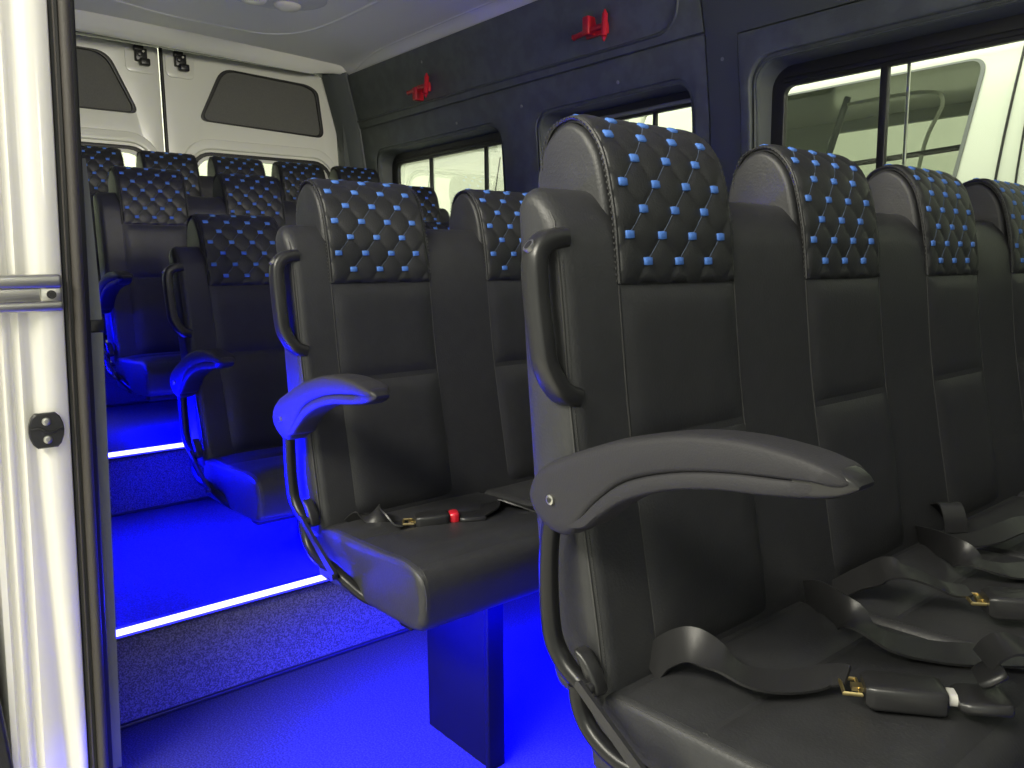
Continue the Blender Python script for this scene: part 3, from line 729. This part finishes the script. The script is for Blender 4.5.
# guide wedge with two bolts
mb = MB()
oc = [(-.0285, 0), (-.0275, .011), (-.0225, .025), (-.016, .032), (.016, .032), (.0225, .025), (.0275, .011), (.0285, 0), (.0275, -.011), (.0225, -.025), (.016, -.032), (-.016, -.032), (-.0225, -.025), (-.0275, -.011)]
mb.rings([[(JX + t, .2665 + a * q, .722 + b * q) for a, b in oc] for t, q in ((0, 1), (.008, 1), (.011, .93))])
mb.tube([(JX + .011, .242, .727), (JX + .013, .254, .729), (JX + .013, .264, .721), (JX + .013, .276, .719), (JX + .011, .290, .725)], .0026, 6)
pl = mb.build('guide_wedge', plastic_d, jamb, 30)
for z in (.739, .706):
    mb = MB(); mb.cyl((JX + .009, .2665, z), (1, 0, 0), .0075, .005, 18, 0, bev=.0015); mb.cyl((JX + .0135, .2665, z), (1, 0, 0), .0038, .0012, 6, 1); mb.build('bolt', [steel, dsteel], pl)
# sliding door guide rail
mb = MB()
def rail(z0, z1, x0, x1, b=.003): mb.box((x0, -.25, z0), (x1, .3115, z1), 0, b)
rail(.977, 1.002, JX, JX + .016, .006); rail(.936, .955, JX, JX + .014, .006); rail(.952, .980, JX, JX + .004)
rl = mb.build('guide_rail', steel, jamb)
mb = MB(); mb.box((JX + .003, .277, .954), (JX + .0085, .310, .978), 0, .002); mb.build('end_plate', steel, rl)
mb = MB(); mb.cyl((JX + .008, .2935, .966), (1, 0, 0), .0078, .003, 20, 0); mb.cyl((JX + .0105, .2935, .966), (1, 0, 0), .0042, .0015, 6, 0); mb.build('bolt', [rubber, dsteel], rl)
# weatherstrip beside the post
def strip(y0, y1, x, dep, m, z0=-.62, z1=2.2, name='seal_lip', parent=None, rnd=.45):
    mb = MB(); rings = []
    for i in range(40):
        z = z0 + (z1 - z0) * i / 39; a, b = jy(z) + y0, jy(z) + y1; c, w = (a + b) / 2, (b - a) / 2
        rings.append([(x + dep * math.copysign(abs(math.sin(2 * PI * k / 14)) ** rnd, math.sin(2 * PI * k / 14)), c + w * math.copysign(abs(math.cos(2 * PI * k / 14)) ** rnd, math.cos(2 * PI * k / 14)), z) for k in range(14)])
    mb.rings(rings); return mb.build(name, m, parent, 50)
sea = S(strip(.000, .046, JX - .020, .012, rubber, name='trim_9'))
strip(.0070, .0100, JX - .006, .006, rubber_b, parent=sea, name='seal_lip')
strip(.016, .036, JX - .006, .014, rubber_b, parent=sea, name='seal_bulb', rnd=1.0)
strip(.038, .047, JX - .03, .010, rubber, parent=sea, name='seal_flange')
# grey edge of the interior pillar cover, in two lengths
mb = MB(); rings = []
for i in range(30):
    z = .915 + .30 * i / 29; w = .015 * (1 - (i / 29)) ** .75 + .0005
    rings.append([(JX - .05, jy(z) + .050, z), (JX - .045, jy(z) + .057 + w, z), (JX - .06, jy(z) + .059 + w, z), (JX - .07, jy(z) + .050, z)])
mb.rings(rings); pcv = S(mb.build('trim_10', trim_g, None, 50))
mb = MB(); rings = []
for i in range(30):
    z = -.2 + 1.09 * i / 29; w = .014 - .005 * (1 - i / 29)
    rings.append([(JX - .05, jy(z) + .050, z), (JX - .045, jy(z) + .059 + w, z), (JX - .06, jy(z) + .057 + w, z), (JX - .07, jy(z) + .050, z)])
mb.rings(rings); mb.build('lower_cover', trim_g, pcv, 50)
mb = MB(); mb.box((JX - .085, .362, .888), (JX - .055, .392, .920), 0, .006); mb.build('clip', plastic_d, pcv)

# open sliding door standing outside, only its rubber corner shows low down
mb = MB()
dpf = [(-.02, 2.1), (-.02, -.2), (.00, -.45), (.145, -.45), (.172, -.12), (.164, .12), (.147, .35), (.125, .6), (.115, 2.1)]
mb.loft(rpoly(dpf, .03), -3.3, JX + .005, .008, 3, axis='x')
dd = S(mb.build('door_1', rubber))
mb = MB(); mb.box((-3.28, -.045, -.4), (JX - .02, -.018, 2.05), 0, .01); mb.build('outer_skin', paint, dd)

# ------------------------------------------------------------------ ceiling lamp
lamp = empty('dome_lamp', (-3.55, 1.60, 2.218)); tag(lamp, 'oval dome lamp with two pale lenses on the grey ceiling above the rear rows', 'ceiling lamp')
def oval(mb, cx, cy, rx, ry, zs_, m=0, n=32):
    mb.rings([[(cx + rx * q * math.cos(2 * PI * k / n), cy + ry * q * math.sin(2 * PI * k / n), z) for k in range(n)] for z, q in zs_], m)
mb = MB(); oval(mb, 0, 0, .17, .25, ((0, 1), (-.008, .99), (-.016, .92), (-.020, .8))); mb.build('housing', lamp_w, lamp)
for ly in (-.07, .09):
    mb = MB(); oval(mb, -.05, ly, .055, .062, ((-.018, 1), (-.028, .95), (-.038, .78), (-.043, .45), (-.045, .1))); mb.build('lens', lensm, lamp)

# ------------------------------------------------------------------ emergency hammers
def hammer(x, z, label, up):
    r = empty('emergency_hammer', (x, wy(z) - .012, z)); tag(r, label, 'emergency hammer', None)
    sl = (wy(z - .1) - wy(z + .1)) / .2
    mb = MB(); mb.tube([(-.004, -.036 + .008, .045), (.004, -.036 - .006, -.045)], .0125, 12); mb.cyl((-.005, -.028, .048), (0, 0, 1), .010, .016, 10, 0, r2=.003); mb.cyl((.004, -.042, -.048), (0, 0, -1), .010, .016, 10, 0, r2=.003)
    mb.build('hammer_head', red_m, r)
    mb = MB(); mb.tube(catmull([(0, -.034, 0), (-.06, -.032, -.002), (-.12, -.030, -.004), (-.185, -.028, -.008)], 5), [.010] * 6 + [.012] * 5 + [.011] * 4 + [.013], 10)
    mb.build('handle', red_m, r)
    mb = MB()
    if up: mb.box((-.115, -.05, -.02), (-.078, .004, .055), 0, .006)
    else: mb.box((-.115, -.05, -.062), (-.080, .004, .006), 0, .006)
    mb.box((-.13, -.012, -.024), (-.01, .004, .022), 0, .004)
    mb.build('holder', red_m, r)
hammer(-2.385, 1.975, 'red emergency hammer on the dark wall panel nearer the doorway, above the middle window', True)
hammer(-3.675, 1.968, 'red emergency hammer farther back on the dark wall panel, close to the rear doors', False)

# ------------------------------------------------------------------ garage outside
GZ = -.62
mb = MB(); mb.box((-10, -7, GZ - .1), (8, 9, GZ)); S(mb.build('ground', concrete))
mb = MB(); mb.box((-10.1, -7, GZ), (-10, 9, 4)); S(mb.build('wall_back', gwall))
mb = MB(); mb.box((-10, 9, GZ), (8, 9.1, 4)); S(mb.build('wall_far', gwall))

def parked_van(loc, label, wins, lines, L):
    r = empty('parked_van', loc); tag(r, label, 'van')
    def fy(a, b, c): return (a, c + .10 * max(0, (b - 1.1)) ** 1.5, b)
    H = 2.75
    holes = [rpoly(w, .07) for w in wins]
    panel('body_side', rpoly([(-L / 2, .35), (L / 2, .35), (L / 2, 1.3), (L / 2 - .45, H - .12), (-L / 2 + .1, H - .12), (-L / 2, 1.2)], .15), holes, .04, fy, vanpaint, r, cuts=[1.1, 1.3, 1.5, 1.7, 1.9, 2.1, 2.4], bev=.01)
    panel('body_side', rpoly([(-L / 2, .35), (L / 2, .35), (L / 2, 1.3), (L / 2 - .45, H - .12), (-L / 2 + .1, H - .12), (-L / 2, 1.2)], .15), holes, .04, lambda a, b, c: (a, 1.75 - fy(a, b, c)[1], b), vanpaint, r, cuts=[1.1, 1.3, 1.5, 1.7, 1.9, 2.1, 2.4], bev=.01)
    mb = MB(); mb.loft(rpoly([(.16, H - .15), (1.59, H - .15), (1.45, H), (.30, H)], .06), -L / 2 + .05, L / 2 - .45, .05, 4, axis='x'); mb.build('roof', vanpaint, r)
    mb = MB(); mb.box((-L / 2 + .02, .06, .4), (-L / 2 + .06, 1.69, H - .15)); mb.box((L / 2 - .50, .12, 1.3), (L / 2 - .44, 1.63, H - .15)); mb.box((L / 2 - .5, .04, .35), (L / 2 - .02, 1.71, 1.3), 0, .05); mb.build('end_panel', vanpaint, r)
    mb = MB(); mb.box((-L / 2 + .05, .03, .35), (L / 2 - .05, 1.72, .42)); mb.build('underbody', rubber, r)
    for w in wins:
        panel('side_window', rpoly(w, .07), [], .006, lambda a, b, c: (a, fy(a, b, c)[1] + .012, b), glass_d, r, cuts=[1.3, 1.5, 1.7, 1.9, 2.1])
        c = V((sum(p[0] for p in w) / 4, sum(p[1] for p in w) / 4))
        o2 = rpoly([tuple(c + (V(p) - c) * 1.008) for p in w], .075); i2 = rpoly([tuple(c + (V(p) - c) * .985) for p in w], .065)
        panel('window_rubber', o2, [i2], .012, lambda a, b, c_: (a, fy(a, b, c_)[1] - .02, b), trim_g, r, cuts=[1.5, 1.9])
    for pl_, wd, m in lines:
        mb = MB(); mb.tube([fy(a, b, -.021 if m is rubber else .25) for a, b in catmull([(p[0], p[1], 0) for p in pl_], 6) and [(q.x, q.y) for q in catmull([(p[0], p[1], 0) for p in pl_], 6)]], wd, 8); mb.build('door_gap' if m is rubber else 'interior_frame', m, r)
    for wx in (-L / 2 + .95, L / 2 - .85):
        for wy_ in (.02, 1.55):
            mb = MB(); mb.cyl((wx, wy_, .33), (0, 1, 0), .33, .19, 28, 0, bev=.03); w_ = mb.build('wheel', rubber, r)
            mb = MB(); mb.cyl((wx, wy_ - .004, .33), (0, 1, 0), .19, .198, 24, 0, bev=.02); mb.build('hub', dsteel, w_)
    return r
# window corners given in each van's own frame (x, height above ground)
def wz(v): return v - GZ
parked_van((-1.0, 3.85, GZ), 'white van parked outside the near side window, with a large dark window',
    [[(-2.05, wz(1.15)), (-.62, wz(1.15)), (-.515, wz(1.91)), (-2.05, wz(1.91))], [(-.02, wz(1.15)), (.95, wz(1.15)), (.80, wz(1.91)), (.0, wz(1.91))]],
    [([(-.44, wz(.4)), (-.42, wz(1.3)), (-.37, wz(1.93)), (-.35, wz(2.05))], .006, rubber), ([(-.34, wz(.4)), (-.335, wz(1.4)), (-.30, wz(2.05))], .005, rubber),
     ([(-.90, wz(1.2)), (-.86, wz(1.6)), (-.80, wz(1.80)), (-.92, wz(1.86)), (-1.3, wz(1.86))], .010, headw), ([(-2.0, wz(1.52)), (-1.2, wz(1.54)), (-.5, wz(1.57))], .014, tube_m), ([(-1.45, wz(1.2)), (-1.38, wz(1.55)), (-1.30, wz(1.9))], .018, trim_g)], 5.2)
parked_van((-6.9, 4.5, GZ), 'white van parked farther back, seen through the two rear side windows',
    [[(1.55, wz(1.05)), (2.6, wz(1.05)), (2.3, wz(1.62)), (1.6, wz(1.62))]],
    [([(.0, wz(.4)), (.02, wz(1.3)), (.04, wz(2.0))], .006, rubber), ([(1.1, wz(.4)), (1.12, wz(1.3)), (1.14, wz(2.0))], .006, rubber)], 6.0)

# ------------------------------------------------------------------ light
def area(name, loc, tgt, size, power, col, sy=None):
    L = bpy.data.lights.new(name, 'AREA'); L.energy = power; L.color = col; L.size = size
    if sy: L.shape = 'RECTANGLE'; L.size_y = sy
    o = bpy.data.objects.new(name, L); C.objects.link(o); o.location = loc
    d = V(tgt) - V(loc); o.rotation_euler = d.to_track_quat('-Z', 'Y').to_euler()
    return o
WARM = (1, .95, .80); GRN = (1, .985, .83)
area('garage_light_door', (.6, -2.8, 3.4), (-1.2, .9, 1.0), 2.2, 45, WARM, .5)
area('ground_bounce_light', (-.8, -3.0, 3.8), (-.8, -2.2, -.6), 3.5, 370, WARM, 1.0)  # added overhead light, bounces off the ground up to the ceiling
area('garage_light_rear_door', (-2.6, -2.2, 2.9), (-2.0, .35, .9), 1.6, 18, WARM, .4)
area('front_fill_light', (7.4, 1.6, 1.9), (-4.6, 1.5, 1.7), 2.6, 480, WARM, 2)  # added light out of view, brightens the rear doors through the open front
area('garage_light_windows', (-2.4, 3.2, 3.9), (-2.4, 4.4, 1.0), 6, 230, GRN, .5)
area('garage_light_back', (-7.2, 1.5, 3.6), (-8.5, 1.5, 1.0), 3, 260, GRN, .5)
BLUE = (0, 0, 1)
def blue(nm, loc, tgt, sx, sy, p, spread):
    o = area(nm, loc, tgt, sx, p, BLUE, sy); o.data.spread = math.radians(spread)
for nm, loc, sx, sy, p in (('second_bench', (-1.27, 1.28, .345), .30, 1.15, 190), ('third_bench', (-2.10, 1.20, .345), .34, .95, 130), ('fourth_bench', (-3.06, 1.28, .56), .3, 1.0, 50), ('front_bench', (-.52, 1.40, .35), .3, 1.3, 70)):
    blue('under_seat_fill_' + nm, loc, (loc[0] + .001, loc[1], 0), sy, sx, p, 150)  # added blue area lights, hidden under the benches, to brighten the floors
# added blue lights, unseen beside the aisle, tinting armrests, seat sides and floor
blue('aisle_fill_upper_step', (-3.25, .43, .86), (-3.2, .86, .60), .9, .03, 17, 120)
blue('aisle_fill_lower_step', (-2.36, .43, .62), (-2.18, .80, .28), .6, .03, 44, 140)
blue('aisle_fill_doorway', (-1.82, .372, .46), (-1.46, .71, .70), .10, .03, 4.5, 54)
w = bpy.data.worlds.new('World'); bpy.context.scene.world = w; w.use_nodes = True
w.node_tree.nodes['Background'].inputs[0].default_value = (.86, .90, .76, 1)
w.node_tree.nodes['Background'].inputs[1].default_value = .9

# ------------------------------------------------------------------ camera
yaw, pit, roll, f = 0.878665, -0.140075, -0.0109, 806.355
d = V((-math.sin(yaw) * math.cos(pit), math.cos(yaw) * math.cos(pit), math.sin(pit)))
r = d.cross(V((0, 0, 1))).normalized(); u = r.cross(d)
r2 = r * math.cos(roll) + u * math.sin(roll); u2 = -r * math.sin(roll) + u * math.cos(roll)
cam = bpy.data.cameras.new('camera'); cam.sensor_width = 36; cam.lens = f / 1024 * 36; cam.clip_start = .02
co = bpy.data.objects.new('camera', cam); C.objects.link(co)
M = Matrix((r2, u2, -d)).transposed().to_4x4(); M.translation = V((0, 0, 1.0)); co.matrix_world = M
sc = bpy.context.scene; sc.camera = co
sc.view_settings.view_transform = 'Standard'; sc.view_settings.look = 'None'; sc.view_settings.gamma = 1
sc.view_settings.use_curve_mapping = False; sc.view_settings.exposure = 0
